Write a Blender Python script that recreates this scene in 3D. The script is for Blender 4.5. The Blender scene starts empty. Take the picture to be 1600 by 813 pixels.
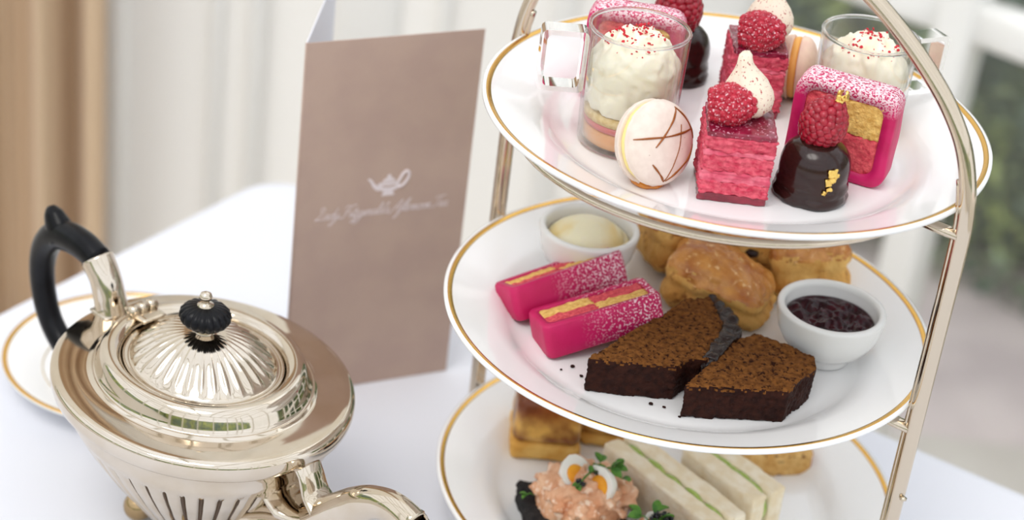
import bpy, bmesh, math, random
from mathutils import Vector, Matrix, noise, Euler
random.seed(7)
PI = math.pi
S = bpy.context.scene
COL = S.collection
def R(d): return math.radians(d)

# ---------------------------------------------------------------- camera, world, light, exposure
cam_d = bpy.data.cameras.new('camera'); cam = bpy.data.objects.new('camera', cam_d); COL.objects.link(cam)
PIT, ROL = .515, .1249
fwd = Vector((0, math.cos(PIT), -math.sin(PIT))); rgt = Vector((1, 0, 0)); upv = rgt.cross(fwd)
r2 = math.cos(ROL)*rgt + math.sin(ROL)*upv; u2 = -math.sin(ROL)*rgt + math.cos(ROL)*upv
mt = Matrix((r2, u2, -fwd)).transposed().to_4x4(); mt.translation = Vector((-.0991, -.9301, .7021))
cam.matrix_world = mt
cam_d.sensor_width = 36; cam_d.lens = 3058.65/1600*36; cam_d.clip_start = .02
cam_d.dof.use_dof = True; cam_d.dof.focus_distance = 1.0; cam_d.dof.aperture_fstop = 5.0
S.camera = cam

w = bpy.data.worlds.new('overcast_sky'); S.world = w; w.use_nodes = True
bg = w.node_tree.nodes['Background']; bg.inputs[0].default_value = (.90, .94, 1.0, 1); bg.inputs[1].default_value = 1.12
sun_d = bpy.data.lights.new('sun', 'SUN'); sun = bpy.data.objects.new('sun', sun_d); COL.objects.link(sun)
sun_d.energy = 1.0; sun_d.angle = R(30); sun_d.color = (1, .96, .9)
sun.rotation_euler = Vector((.30, .46, -1)).to_track_quat('-Z', 'Y').to_euler()   # hazy, high, through the glass roof
S.view_settings.view_transform = 'Standard'; S.view_settings.look = 'None'
S.view_settings.gamma = 1; S.view_settings.use_curve_mapping = False
S.view_settings.exposure = .40

# ---------------------------------------------------------------- materials
def lin(c):
    return tuple(((x/255)/12.92 if x/255 <= .04045 else ((x/255+.055)/1.055)**2.4) for x in c) + (1,)
MATS = {}
def pm(name, col, rough=.5, metal=0, col2=None, ns=60, ramp=(.4, .62), bump=0, bs=400, bd=.0006, sss=0, ssr=(.01, .006, .004),
       coat=0, trans=0, ior=1.45, spec=.5, col3=None, ns3=200, ramp3=(.6, .66), mask3=None, vor=False, grad=None, sheen=0, stretch=None):
    """col/col2 mixed by noise, col3 as fine speckles (mask3 = (axis, from, to) in object space), grad = (axis, from, to, colour)"""
    if name in MATS: return MATS[name]
    m = bpy.data.materials.new(name); m.use_nodes = True; nt = m.node_tree; N = nt.nodes; L = nt.links
    b = N['Principled BSDF']
    b.inputs['Roughness'].default_value = rough; b.inputs['Metallic'].default_value = metal
    b.inputs['Base Color'].default_value = lin(col)
    b.inputs['IOR'].default_value = ior; b.inputs['Transmission Weight'].default_value = trans
    b.inputs['Coat Weight'].default_value = coat; b.inputs['Coat Roughness'].default_value = .08
    b.inputs['Specular IOR Level'].default_value = spec
    if sss:
        b.inputs['Subsurface Weight'].default_value = sss; b.inputs['Subsurface Radius'].default_value = ssr; b.inputs['Subsurface Scale'].default_value = 1
    if sheen: b.inputs['Sheen Weight'].default_value = sheen
    tc = N.new('ShaderNodeTexCoord'); vec = tc.outputs['Object']
    if stretch:
        mp = N.new('ShaderNodeMapping'); mp.inputs['Scale'].default_value = stretch; L.new(vec, mp.inputs[0]); vec = mp.outputs[0]
    def nz(sc, lo, hi, det=4):
        n = N.new('ShaderNodeTexNoise'); n.inputs['Scale'].default_value = sc; n.inputs['Detail'].default_value = det; L.new(vec, n.inputs['Vector'])
        r = N.new('ShaderNodeMapRange'); r.inputs[1].default_value = lo; r.inputs[2].default_value = hi; L.new(n.outputs['Fac'], r.inputs[0])
        return r.outputs[0]
    def along(axis, a, bb):
        d = N.new('ShaderNodeVectorMath'); d.operation = 'DOT_PRODUCT'; d.inputs[1].default_value = axis; L.new(tc.outputs['Object'], d.inputs[0])
        r = N.new('ShaderNodeMapRange'); r.inputs[1].default_value = a; r.inputs[2].default_value = bb; L.new(d.outputs['Value'], r.inputs[0])
        return r.outputs[0]
    cur = None
    def mix(fac, c):
        nonlocal cur
        x = N.new('ShaderNodeMix'); x.data_type = 'RGBA'; L.new(fac, x.inputs[0])
        if cur is None: x.inputs[6].default_value = lin(col)
        else: L.new(cur, x.inputs[6])
        x.inputs[7].default_value = lin(c); cur = x.outputs[2]
    if grad:
        f = along(grad[0], grad[1], grad[2])
        a = N.new('ShaderNodeMath'); a.operation = 'ADD'; L.new(f, a.inputs[0])
        q = nz(90, .3, .7); s = N.new('ShaderNodeMath'); s.operation = 'MULTIPLY_ADD'; L.new(q, s.inputs[0]); s.inputs[1].default_value = .5; s.inputs[2].default_value = -.25
        L.new(s.outputs[0], a.inputs[1]); a.use_clamp = True
        mix(a.outputs[0], grad[3])
    if col2: mix(nz(ns, *ramp), col2)
    if col3:
        f = nz(ns3, *ramp3, det=2)
        if mask3:
            k = along(*mask3); u = N.new('ShaderNodeMath'); u.operation = 'MULTIPLY'; L.new(f, u.inputs[0]); L.new(k, u.inputs[1]); f = u.outputs[0]
        mix(f, col3)
    if cur: L.new(cur, b.inputs['Base Color'])
    if bump:
        bm_ = N.new('ShaderNodeBump'); bm_.inputs['Strength'].default_value = bump; bm_.inputs['Distance'].default_value = bd
        if vor:
            v = N.new('ShaderNodeTexVoronoi'); v.inputs['Scale'].default_value = bs; L.new(vec, v.inputs['Vector']); L.new(v.outputs['Distance'], bm_.inputs['Height'])
        else:
            v = N.new('ShaderNodeTexNoise'); v.inputs['Scale'].default_value = bs; v.inputs['Detail'].default_value = 5; L.new(vec, v.inputs['Vector']); L.new(v.outputs['Fac'], bm_.inputs['Height'])
        L.new(bm_.outputs[0], b.inputs['Normal'])
    MATS[name] = m
    return m

# ---------------------------------------------------------------- mesh helpers
def link(name, me, mat, parent=None, smooth=True):
    o = bpy.data.objects.new(name, me); COL.objects.link(o)
    if mat: me.materials.clear(); me.materials.append(mat)
    if smooth:
        me.polygons.foreach_set('use_smooth', [True]*len(me.polygons))
    if parent: o.parent = parent
    return o
def mesh(vf, name='mesh'):
    me = bpy.data.meshes.new(name); me.from_pydata([tuple(v) for v in vf[0]], [], vf[1]); me.update()
    return me
def obj(name, vf, mat, parent=None, smooth=True, sharp=None):
    me = mesh(vf, name); o = link(name, me, mat, parent, smooth)
    if sharp:
        bm = bmesh.new(); bm.from_mesh(me)
        for e in bm.edges:
            if len(e.link_faces) == 2 and e.calc_face_angle(0) > R(sharp): e.smooth = False
        bm.to_mesh(me); bm.free()
    return o
def join(*parts):
    V, F = [], []
    for v, f in parts:
        n = len(V); V += list(v); F += [tuple(i+n for i in q) for q in f]
    return V, F
def xf(vf, loc=(0, 0, 0), rot=(0, 0, 0), sc=(1, 1, 1)):
    m = Matrix.Translation(loc) @ Euler(rot).to_matrix().to_4x4() @ Matrix.Diagonal((*sc, 1))
    return [m @ Vector(v) for v in vf[0]], vf[1]
def tag(o, label, cat, group=None, kind=None):
    o['label'] = label; o['category'] = cat
    if group: o['group'] = group
    if kind: o['kind'] = kind
    return o
def thing(name, label, cat, loc=(0, 0, 0), rot=(0, 0, 0), group=None):
    o = bpy.data.objects.new(name, None); COL.objects.link(o); o.empty_display_size = .01
    o.location = loc; o.rotation_euler = rot
    return tag(o, label, cat, group)
def struct(o): o['kind'] = 'structure'; return o
def copy_tree(o, parent=None):
    c = o.copy(); COL.objects.link(c); c.parent = parent
    for ch in o.children: copy_tree(ch, c)
    return c

def lathe(prof, seg=64, sx=1, sy=1, fn=None, cap0=True, cap1=True):
    V, F = [], []
    for (r, z) in prof:
        for i in range(seg):
            t = 2*PI*i/seg; k = fn(t, r, z) if fn else 1
            V.append((sx*r*k*math.cos(t), sy*r*k*math.sin(t), z))
    for j in range(len(prof)-1):
        for i in range(seg):
            a = j*seg+i; b = j*seg+(i+1) % seg
            F.append((a, b, b+seg, a+seg))
    if cap0: F.append(tuple(range(seg-1, -1, -1)))
    if cap1: n = (len(prof)-1)*seg; F.append(tuple(range(n, n+seg)))
    return V, F
def ring(r0, r1, z0, z1, seg=96):      # closed ring with a rectangular section
    V, F = [], []
    for i in range(seg):
        t = 2*PI*i/seg; c, s = math.cos(t), math.sin(t)
        V += [(r0*c, r0*s, z0), (r1*c, r1*s, z0), (r1*c, r1*s, z1), (r0*c, r0*s, z1)]
    for i in range(seg):
        a = 4*i; b = 4*((i+1) % seg)
        for k in range(4): F.append((a+k, b+k, b+(k+1) % 4, a+(k+1) % 4))
    return V, F
def smooth_path(pts, sub=6):
    P = [Vector(p) for p in pts]; out = []
    for i in range(len(P)-1):
        p0 = P[max(i-1, 0)]; p1 = P[i]; p2 = P[i+1]; p3 = P[min(i+2, len(P)-1)]
        for k in range(sub):
            t = k/sub
            out.append(.5*((2*p1)+(-p0+p2)*t+(2*p0-5*p1+4*p2-p3)*t*t+(-p0+3*p1-3*p2+p3)*t**3))
    out.append(P[-1]); return out
def tube(pts, rad, seg=12, sub=6, closed=False, flat=(1, 1), ref=None):
    P = smooth_path(pts, sub) if sub > 1 else [Vector(p) for p in pts]; n = len(P)
    if not hasattr(rad, '__len__'): rad = [rad]*len(pts)
    rr = []
    for i in range(n):
        u = i/(n-1)*(len(rad)-1); k = min(int(u), len(rad)-2) if len(rad) > 1 else 0
        rr.append(rad[k]+(rad[min(k+1, len(rad)-1)]-rad[k])*(u-k))
    V, F = [], []; nv = None
    for i in range(n):
        t = (P[(i+1) % n if closed else min(i+1, n-1)]-P[(i-1) % n if closed else max(i-1, 0)]).normalized()
        if nv is None:
            a = Vector(ref) if ref else (Vector((0, 0, 1)) if abs(t.z) < .9 else Vector((1, 0, 0))); nv = (a-t*a.dot(t)).normalized()
        else: nv = (nv-t*nv.dot(t)).normalized()
        bv = t.cross(nv)
        for k in range(seg):
            a = 2*PI*k/seg
            V.append(P[i]+rr[i]*(nv*math.cos(a)*flat[0]+bv*math.sin(a)*flat[1]))
    for i in range(n if closed else n-1):
        for k in range(seg):
            a = i*seg+k; b = i*seg+(k+1) % seg; j = ((i+1) % n)*seg
            F.append((a, b, j+(k+1) % seg, j+k))
    if not closed:
        F.append(tuple(range(seg-1, -1, -1))); F.append(tuple(range((n-1)*seg, n*seg)))
    return V, F
def box(x0, x1, y0, y1, z0, z1):
    V = [(x, y, z) for z in (z0, z1) for y in (y0, y1) for x in (x0, x1)]
    return V, [(0, 2, 3, 1), (4, 5, 7, 6), (0, 1, 5, 4), (2, 6, 7, 3), (0, 4, 6, 2), (1, 3, 7, 5)]
def rbox(x0, x1, y0, y1, z0, z1, r=.002, cuts=8):
    """box with rounded edges, gridded so that it can be displaced"""
    bm = bmesh.new(); bmesh.ops.create_cube(bm, size=2)
    bmesh.ops.subdivide_edges(bm, edges=bm.edges[:], cuts=cuts, use_grid_fill=True)
    h = Vector(((x1-x0)/2, (y1-y0)/2, (z1-z0)/2)); c = Vector(((x0+x1)/2, (y0+y1)/2, (z0+z1)/2))
    V = []
    for v in bm.verts:
        q = Vector([h[i]*math.sin(v.co[i]*PI/2)*.35+h[i]*v.co[i]*.65 for i in range(3)])
        k = Vector([max(-(h[i]-r), min(h[i]-r, q[i])) for i in range(3)]); d = q-k
        V.append(c+(k+d.normalized()*r if d.length > 1e-9 else k))
    F = [tuple(v.index for v in f.verts) for f in bm.faces]; bm.free()
    return V, F
def ico(r=1, sub=2, sc=(1, 1, 1), loc=(0, 0, 0)):
    bm = bmesh.new(); bmesh.ops.create_icosphere(bm, subdivisions=sub, radius=r)
    V = [(v.co.x*sc[0]+loc[0], v.co.y*sc[1]+loc[1], v.co.z*sc[2]+loc[2]) for v in bm.verts]
    F = [tuple(v.index for v in f.verts) for f in bm.faces]; bm.free(); return V, F
def prism(poly, z0, z1, shrink=1.0):
    n = len(poly); cx = sum(p[0] for p in poly)/n; cy = sum(p[1] for p in poly)/n
    V = [(x, y, z0) for x, y in poly]+[(cx+(x-cx)*shrink, cy+(y-cy)*shrink, z1) for x, y in poly]
    return V, [tuple(range(n-1, -1, -1)), tuple(range(n, 2*n))]+[(i, (i+1) % n, n+(i+1) % n, n+i) for i in range(n)]
def remesh(vf, voxel, smooth=0):
    me = mesh(vf); o = bpy.data.objects.new('tmp', me); COL.objects.link(o)
    m = o.modifiers.new('r', 'REMESH'); m.mode = 'VOXEL'; m.voxel_size = voxel
    if smooth:
        s = o.modifiers.new('s', 'SMOOTH'); s.iterations = smooth; s.factor = .5
    dg = bpy.context.evaluated_depsgraph_get()
    e = bpy.data.meshes.new_from_object(o.evaluated_get(dg))
    V = [v.co.copy() for v in e.vertices]; F = [tuple(p.vertices) for p in e.polygons]
    bpy.data.objects.remove(o); bpy.data.meshes.remove(me); bpy.data.meshes.remove(e)
    return V, F
def rough_up(vf, *layers, seed=0, floor=None):
    """displace along normals; a layer is (amplitude, scale) of noise, with kind 'pit' only inwards"""
    me = mesh(vf); off = Vector((seed*3.7, seed*1.3, seed*2.1)); V = []
    for v in me.vertices:
        d = 0
        for l in layers:
            n = noise.noise(v.co*l[1]+off)
            if len(l) > 2 and l[2] == 'pit': n = -max(0, n-.1)*1.6
            elif len(l) > 2 and l[2] == 'ridge': n = .5-abs(n)*2
            d += l[0]*n
        p = v.co+v.normal*d
        if floor is not None and p.z < floor: p.z = floor
        V.append(p)
    bpy.data.meshes.remove(me); return V, vf[1]
def fbm(p, s): return noise.noise(p*s)+.5*noise.noise(p*s*2.1)+.25*noise.noise(p*s*4.3)

# ---------------------------------------------------------------- shared materials
M_china = pm('white_china', (244, 243, 242), rough=.07, coat=.3, spec=.5)
M_gold = pm('gilt', (230, 182, 98), rough=.2, metal=1)
M_silver = pm('silver', (216, 205, 190), rough=.06, metal=1, col2=(206, 192, 172), ns=30)
M_silver_st = pm('stand_silver', (206, 192, 172), rough=.09, metal=1)
M_black = pm('ebony', (12, 12, 15), rough=.28, spec=.22, col2=(20, 20, 24), ns=80, bump=.15, bs=200)
M_cloth = pm('table_linen', (228, 229, 236), rough=.85, bump=.12, bs=1400, bd=.0004, sheen=.1)
M_white = pm('white_paint', (248, 247, 244), rough=.5)
M_wall = pm('wall_paint', (246, 243, 238), rough=.6)
M_glass = pm('clear_glass', (255, 255, 255), rough=.0, trans=1, ior=1.47)
M_thin = bpy.data.materials.new('thin_glass'); M_thin.use_nodes = True      # thin glass wall: clear with fresnel reflections
nt = M_thin.node_tree; nt.nodes.clear(); o_ = nt.nodes.new('ShaderNodeOutputMaterial'); mx = nt.nodes.new('ShaderNodeMixShader'); lw = nt.nodes.new('ShaderNodeLayerWeight'); lw.inputs[0].default_value = .5; pw = nt.nodes.new('ShaderNodeMath'); pw.operation = 'POWER'; pw.inputs[1].default_value = 2.2; fr = nt.nodes.new('ShaderNodeMath'); fr.operation = 'MULTIPLY_ADD'; fr.inputs[1].default_value = .75; fr.inputs[2].default_value = .03; nt.links.new(lw.outputs['Facing'], pw.inputs[0]); nt.links.new(pw.outputs[0], fr.inputs[0])
tr = nt.nodes.new('ShaderNodeBsdfTransparent'); tr.inputs[0].default_value = (.975, .975, .97, 1); gl = nt.nodes.new('ShaderNodeBsdfGlossy'); gl.inputs['Roughness'].default_value = .01
nt.links.new(fr.outputs[0], mx.inputs[0]); nt.links.new(tr.outputs[0], mx.inputs[1]); nt.links.new(gl.outputs[0], mx.inputs[2]); nt.links.new(mx.outputs[0], o_.inputs[0])
M_red = pm('raspberry', (146, 12, 36), rough=.34, col2=(172, 26, 50), ns=250, sss=.2, ssr=(.004, .001, .001), coat=.3)
M_gleaf = pm('gold_leaf', (248, 212, 120), rough=.3, metal=1, bump=.5, bs=900)

# ---------------------------------------------------------------- the setting
FL = -.75
struct(obj('floor', box(-2.6, 3.2, -3.4, 1.3, FL-.05, FL), pm('floor_stone', (226, 220, 212), rough=.5, col2=(216, 208, 200), ns=4), smooth=False))
ground = struct(obj('ground', box(-6, 9, -6, 9, FL-.2, FL-.06), pm('mauve_gravel', (238, 224, 222), rough=.9, col2=(216, 202, 202), ns=6, bump=.6, bs=80, bd=.01), smooth=False))
wb = struct(obj('wall_back', box(-2.6, .13, 1.1, 1.22, FL, 2.3), M_wall, smooth=False))
struct(obj('wall_left', box(-2.72, -2.6, -3.4, 1.22, FL, .1), M_wall, smooth=False))
struct(obj('baseboard_back', box(-2.6, .13, 1.08, 1.1, FL, FL+.12), M_white, smooth=False))
# panel mouldings of the wall, each a board of its own
def bevel_board(x0, x1, d, r=.008):
    return rbox(x0, x1, 1.1-d, 1.104, FL+.1, 2.25, r, 2)
for i, (x0, x1, d) in enumerate([(-.590, -.562, .020), (-.470, -.452, .012), (-.425, -.405, .020), (-.330, -.255, .008), (-.215, -.198, .012), (-.09, -.06, .01), (.02, .13, .02)]):
    struct(obj('trim_%d' % (i+1), bevel_board(x0, x1, d), M_white))
# windows: frame members and panes
M_pane = bpy.data.materials.new('window_glass'); M_pane.use_nodes = True
nt = M_pane.node_tree; nt.nodes.clear(); o_ = nt.nodes.new('ShaderNodeOutputMaterial'); mx = nt.nodes.new('ShaderNodeMixShader')
tr = nt.nodes.new('ShaderNodeBsdfTransparent'); gl = nt.nodes.new('ShaderNodeBsdfGlossy'); gl.inputs['Roughness'].default_value = .02
mx.inputs[0].default_value = .05; nt.links.new(tr.outputs[0], mx.inputs[1]); nt.links.new(gl.outputs[0], mx.inputs[2]); nt.links.new(mx.outputs[0], o_.inputs[0])
def window(name, origin, az, verts, rails, z0, z1, label, d=.05):
    """verts = list of (s0, s1) posts, rails = list of (z0, z1); panes fill the gaps"""
    o = bpy.data.objects.new(name, None); COL.objects.link(o); o.location = origin; o.rotation_euler = (0, 0, R(az)); o['kind'] = 'structure'; o['label'] = label
    for a, b in verts: obj('window_post', rbox(a, b, -d/2, d/2, z0, z1, .006, 3), M_white, o)
    for k in range(len(verts)-1):
        s0, s1 = verts[k][1], verts[k+1][0]
        for a, b in rails: obj('glazing_bar', rbox(s0-.004, s1+.004, -d*.4, d*.4, a, b, .006, 3), M_white, o)
        for j in range(len(rails)-1):
            obj('pane', box(s0-.003, s1+.003, -.002, .002, rails[j][1]-.003, rails[j+1][0]+.003), M_pane, o, smooth=False)
    return o
window('window_1', (.15, 1.11, 0), -35, [(-.06, 0), (.2005, .245), (.52, .565), (.84, .885), (1.16, 1.205), (1.48, 1.525), (1.8, 1.86)],
       [(FL, FL+.10), (-.047, -.0025), (.60, .645), (1.25, 1.295), (2.2, 2.3)], FL, 2.3, 'white painted window with glazing bars looking onto the hedge')
# further glazing of the garden room, out of the picture
ex, ey = .15+1.83*math.cos(R(-35)), 1.11+1.83*math.sin(R(-35))
window('window_2', (ex, ey, 0), -90, [(0, .05), (.8, .86), (1.7, 1.76), (2.6, 2.66), (3.2, 3.3)], [(FL, .0), (.7, .75), (1.5, 1.55), (2.2, 2.3)], FL, 2.3, 'white glazed side of the garden room')
window('window_3', (-2.6, -3.4, 0), 0, [(0, .1), (.9, .96), (1.8, 1.86), (2.7, 2.76), (3.6, 3.66), (4.35, 4.45)], [(FL, -.1), (.7, .75), (1.5, 1.55), (2.2, 2.3)], FL, 2.3, 'white glazed rear of the garden room')
window('window_4', (-2.6, -3.4, 0), 90, [(0, .1), (1.0, 1.06), (2.0, 2.06), (3.0, 3.06), (4.4, 4.5)], [(.1, .15), (.9, .95), (1.5, 1.55), (2.2, 2.3)], .1, 2.3, 'white glazed upper side of the garden room')
ce = bpy.data.objects.new('ceiling', None); COL.objects.link(ce); ce['kind'] = 'structure'
for k in range(8): obj('rafter', box(-2.6+.62*k, -2.54+.62*k, -3.4, 1.22, 2.3, 2.4), M_white, ce, smooth=False)
for k in range(4): obj('purlin', box(-2.6, 1.9, -3.4+1.5*k, -3.32+1.5*k, 2.4, 2.46), M_white, ce, smooth=False)

# garden: paving slabs beyond the window and a clipped hedge
e35 = Vector((math.cos(R(-35)), math.sin(R(-35)), 0)); n35 = Vector((-e35.y, e35.x, 0))
def gp(s, d, z): return Vector((.15, 1.11, 0))+e35*s+n35*d+Vector((0, 0, z))
pav = bpy.data.objects.new('garden_paving', None); COL.objects.link(pav); pav['kind'] = 'structure'; pav['label'] = 'pale stone slabs outside the window'
pav.location = gp(0, 0, FL-.06); pav.rotation_euler = (0, 0, R(-35))
M_slab = pm('pale_slab', (206, 204, 204), rough=.8, col2=(190, 188, 190), ns=9, bump=.2, bs=60, bd=.004)
for k in range(5): obj('slab', rbox(.30+.5*k, .785+.5*k, .06, .42, 0, .035, .008, 2), M_slab, pav)
hv, hf = [], []; hc = []
def leaf_patch(n, s0, s1, d0, d1, z0, z1, size):
    for _ in range(n):
        s = random.uniform(s0, s1); f = random.random()
        z = z0+(z1-z0)*random.random(); bulge = .16*noise.noise(Vector((s*1.6, z*1.6, 3)))+.06*noise.noise(Vector((s*5, z*5, 8)))
        d = d0+bulge+(d1-d0)*f*f
        p = gp(s, d, z); a = Euler((random.uniform(-1, 1), random.uniform(-1, 1), random.uniform(0, 6.3))).to_matrix()
        L = size*random.uniform(.6, 1.3); q = len(hv)
        for (x, y, zz) in ((-L, 0, 0), (0, -.45*L, .12*L), (L, 0, 0), (0, .45*L, .12*L)): hv.append(p+a @ Vector((x, y, zz)))
        hf.append((q, q+1, q+2, q+3))
leaf_patch(56000, -1.6, 4.2, .82, 1.0, FL-.06, 1.3, .019)
M_leaf = pm('hedge_leaf', (116, 140, 126), rough=.5, col2=(192, 206, 110), ns=2.6, ramp=(.42, .62), col3=(88, 110, 106), ns3=9, ramp3=(.5, .7))
hg = thing('hedge', 'dense dark green clipped hedge behind the window', 'hedge', gp(0, 0, FL-.06))
o = obj('foliage', ([v-hg.location for v in hv], hf), M_leaf, hg, smooth=False); o['kind'] = 'stuff'
V, F = rbox(-1.7, 4.3, .98, 1.5, 0, 2.02, .1, 20)
V = [Matrix.Rotation(R(-35), 3, 'Z') @ Vector(v) for v in V]
obj('inner_branches', rough_up((V, F), (.08, 2.5)), pm('hedge_core', (86, 106, 94), rough=.9, col2=(110, 130, 70), ns=5), hg)

# unseen hedges added outside the other glazing to darken reflections in the silver
for x0, x1, y0, y1 in ((-4.6, 4.6, -5.4, -4.6), (-4.8, -4.0, -4.6, 2.2)):
    struct(obj('reflection_hedge', rough_up(rbox(x0, x1, y0, y1, FL-.06, .95, .2, 24), (.22, 1.3), (.08, 4)), M_leaf))

# curtain at the left end of the wall
def curtain():
    V, F = [], []; nx, nz_ = 120, 14; x0, x1 = -.82, -.568
    for th in (0, 1):
        for j in range(nz_+1):
            z = FL+.03+(2.2-FL)*j/nz_
            for i in range(nx+1):
                x = x0+(x1-x0)*i/nx; ph = x*2*PI/.078
                y = 1.02+.020*math.sin(ph+.5*math.sin(x*31))+.010*math.sin(x*2*PI/.041+1)+.004*noise.noise(Vector((x*9, 0, z*1.2)))+(.004 if th else 0)
                V.append((x, y, z))
    W = nx+1; H = (nz_+1)*W
    for j in range(nz_):
        for i in range(nx):
            a = j*W+i; F.append((a, a+1, a+W+1, a+W)); F.append((H+a, H+a+W, H+a+W+1, H+a+1))
    for i in range(nx): F.append((i, H+i, H+i+1, i+1)); a = nz_*W+i; F.append((a, a+1, H+a+1, H+a))
    for j in range(nz_): a = j*W; F.append((a, a+W, H+a+W, H+a)); a += nx; F.append((a, H+a, H+a+W, a+W))
    return V, F
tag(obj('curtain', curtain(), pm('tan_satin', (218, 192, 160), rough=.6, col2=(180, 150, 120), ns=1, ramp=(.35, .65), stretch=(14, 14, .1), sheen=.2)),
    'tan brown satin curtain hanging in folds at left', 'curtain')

# ---------------------------------------------------------------- table and cloth
TC = Vector((-.290, .405, 0)); TA = -30; TW, TD = 1.25, .95
e1 = Vector((math.cos(R(TA)), math.sin(R(TA)), 0)); e2 = Vector((e1.y, -e1.x, 0))
def tp(u, v, z): return TC+e1*u+e2*v+Vector((0, 0, z))
tb = thing('dining_table', 'table hidden under the white tablecloth', 'table', TC+e1*TW/2+e2*TD/2+Vector((0, 0, FL)), (0, 0, R(TA)))
M_wood = pm('table_wood', (110, 80, 56), rough=.5, col2=(90, 64, 44), ns=20)
obj('table_top', box(-TW/2+.012, TW/2-.012, -TD/2+.012, TD/2-.012, -FL-.035, -FL-.004), M_wood, tb, smooth=False)
for sx in (-1, 1):
    for sy in (-1, 1): obj('leg', tube([(sx*(TW/2-.1), sy*(TD/2-.1), 0), (sx*(TW/2-.1), sy*(TD/2-.1), -FL-.035)], [.02, .032], 12, 2), M_wood, tb)
def tablecloth():
    # top grid with soft ironed creases, then a skirt falling in folds
    V, F = [], []; per = []
    rc = .035
    def corner(cx, cy, a0): return [(cx+rc*math.cos(R(a0+90*k/8)), cy+rc*math.sin(R(a0+90*k/8))) for k in range(9)]
    out = []
    cs = [corner(TW/2-rc, TD/2-rc, 0), corner(-TW/2+rc, TD/2-rc, 90), corner(-TW/2+rc, -TD/2+rc, 180), corner(TW/2-rc, -TD/2+rc, 270)]
    for i in range(4):
        out += cs[i]; p, q = cs[i][-1], cs[(i+1) % 4][0]
        for k in range(1, 48): out.append((p[0]+(q[0]-p[0])*k/48, p[1]+(q[1]-p[1])*k/48))
    n = len(out)
    rings = [(.0, 0), (.2, 0), (.4, 0), (.6, 0), (.8, 0), (.93, 0), (.975, 0), (.99, -.0005), (.998, -.004), (1.002, -.012)]
    for s, dz in rings:
        for x, y in out: V.append((x*max(s, .001), y*max(s, .001), dz))
    for j, d in enumerate((.04, .09, .16, .24, .32)):
        for i, (x, y) in enumerate(out):
            a = math.sin(i*2*PI*11/n+.7*math.sin(i*.09))*(.004+.07*d); L = math.hypot(x, y)
            V.append((x*(1.003+.02*d)+a*x/L, y*(1.003+.02*d)+a*y/L, -.012-d))
    m = len(rings)+5
    for j in range(m-1):
        for i in range(n):
            a = j*n+i; b = j*n+(i+1) % n; F.append((a, a+n, b+n, b))
    return V, F
tcl = obj('tablecloth', tablecloth(), M_cloth)
tcl.location = TC+e1*TW/2+e2*TD/2; tcl.rotation_euler = (0, 0, R(TA))
tag(tcl, 'white linen tablecloth covering the whole table', 'tablecloth')

# ---------------------------------------------------------------- cake stand and its plates
ZT, ZM, ZB = .2756, .160, .0416           # rim heights
CT, CM, CB = Vector((.0084, .0132)), Vector((0, 0)), Vector((.0059, .0078))
WELL = .018
PZT, PZM, PZB = ZT-WELL+.0001, ZM-WELL+.0001, ZB-WELL+.0001
AZ = R(-34); du = Vector((math.cos(AZ), math.sin(AZ), 0)); SC = Vector((.004, .005, 0))
st = thing('cake_stand', 'tall silver three tier cake stand holding gilt edged plates', 'cake stand', SC)
arc = [(.1395, .001), (.1395, .06), (.1393, .13), (.1393, .2), (.1393, .25), (.1385, .272), (.1350, .290), (.1283, .3075), (.1175, .323), (.1045, .336), (.087, .350), (.067, .363), (.043, .375), (.02, .382), (0, .384)]
path = [du*r+Vector((0, 0, z)) for r, z in arc]+[-du*r+Vector((0, 0, z)) for r, z in arc[-2::-1]]
obj('arched_frame', tube(path, .0043, 16, 5, flat=(1.0, .85)), M_silver_st, st)
path2 = [du*(r-.0042)+Vector((0, 0, z)) for r, z in arc[:7]]
for sg in (1, -1):
    obj('inner_strip', tube([Vector((p.x*sg, p.y*sg, p.z)) for p in path2], .0018, 8, 4), M_silver_st, st)
    obj('foot', xf(ico(.008, 2), du*sg*.1395+Vector((0, 0, .0075))), M_silver_st, st)
for z, c in ((ZT, CT), (ZM, CM), (ZB, CB)):
    rg = obj('support_ring', tube([(.112*math.cos(2*PI*k/72), .112*math.sin(2*PI*k/72), z-.0140) for k in range(72)], .0021, 10, 1, closed=True), M_silver_st, st)
    rg.location = (0, 0, 0)
    for sg in (1, -1):
        obj('bracket', tube([du*sg*.1375+Vector((0, 0, z-.0140)), du*sg*.114+Vector((0, 0, z-.0140))], .0028, 10, 1, flat=(1, 1.5)), M_silver_st, st)
for z in (.105,):
    obj('rivet', xf(ico(.0022, 1, (1, 1, .6)), du*.1437+Vector((-.001, -.002, z))), M_silver_st, st)

def plate(z, c, label, group):
    t = thing('plate', label, 'plate', (c[0], c[1], z), group=group)
    k = 1
    prof = [(0.0005, -WELL), (.05, -WELL), (.088, -WELL), (.094, -.0172), (.0985, -.0145), (.103, -.0108), (.110, -.0080), (.122, -.0042), (.1305, -.0012), (.1335, -.0002),
            (.1346, -.0008), (.1346, -.0022), (.1335, -.0034), (.122, -.0080), (.110, -.0118), (.103, -.0150), (.098, -.0190), (.092, -.0212), (.086, -.0212), (.083, -.0205), (.0005, -.0205)]
    obj('plate_body', lathe(prof, 160), M_china, t)
    obj('gold_rim', lathe([(.1299, -.00130), (.1300, -.00110), (.1309, -.00075), (.1318, -.00048), (.1325, -.00025), (.1326, -.0005)], 160, cap0=False, cap1=False), M_gold, t)
    return t
GP = 'gilt edged plates on the cake stand'
plate(ZT, CT, 'white china plate with gold rim on the top tier of the cake stand', GP)
plate(ZM, CM, 'white china plate with gold rim on the middle tier of the cake stand', GP)
plate(ZB, CB, 'white china plate with gold rim on the lowest tier of the cake stand', GP)

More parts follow.
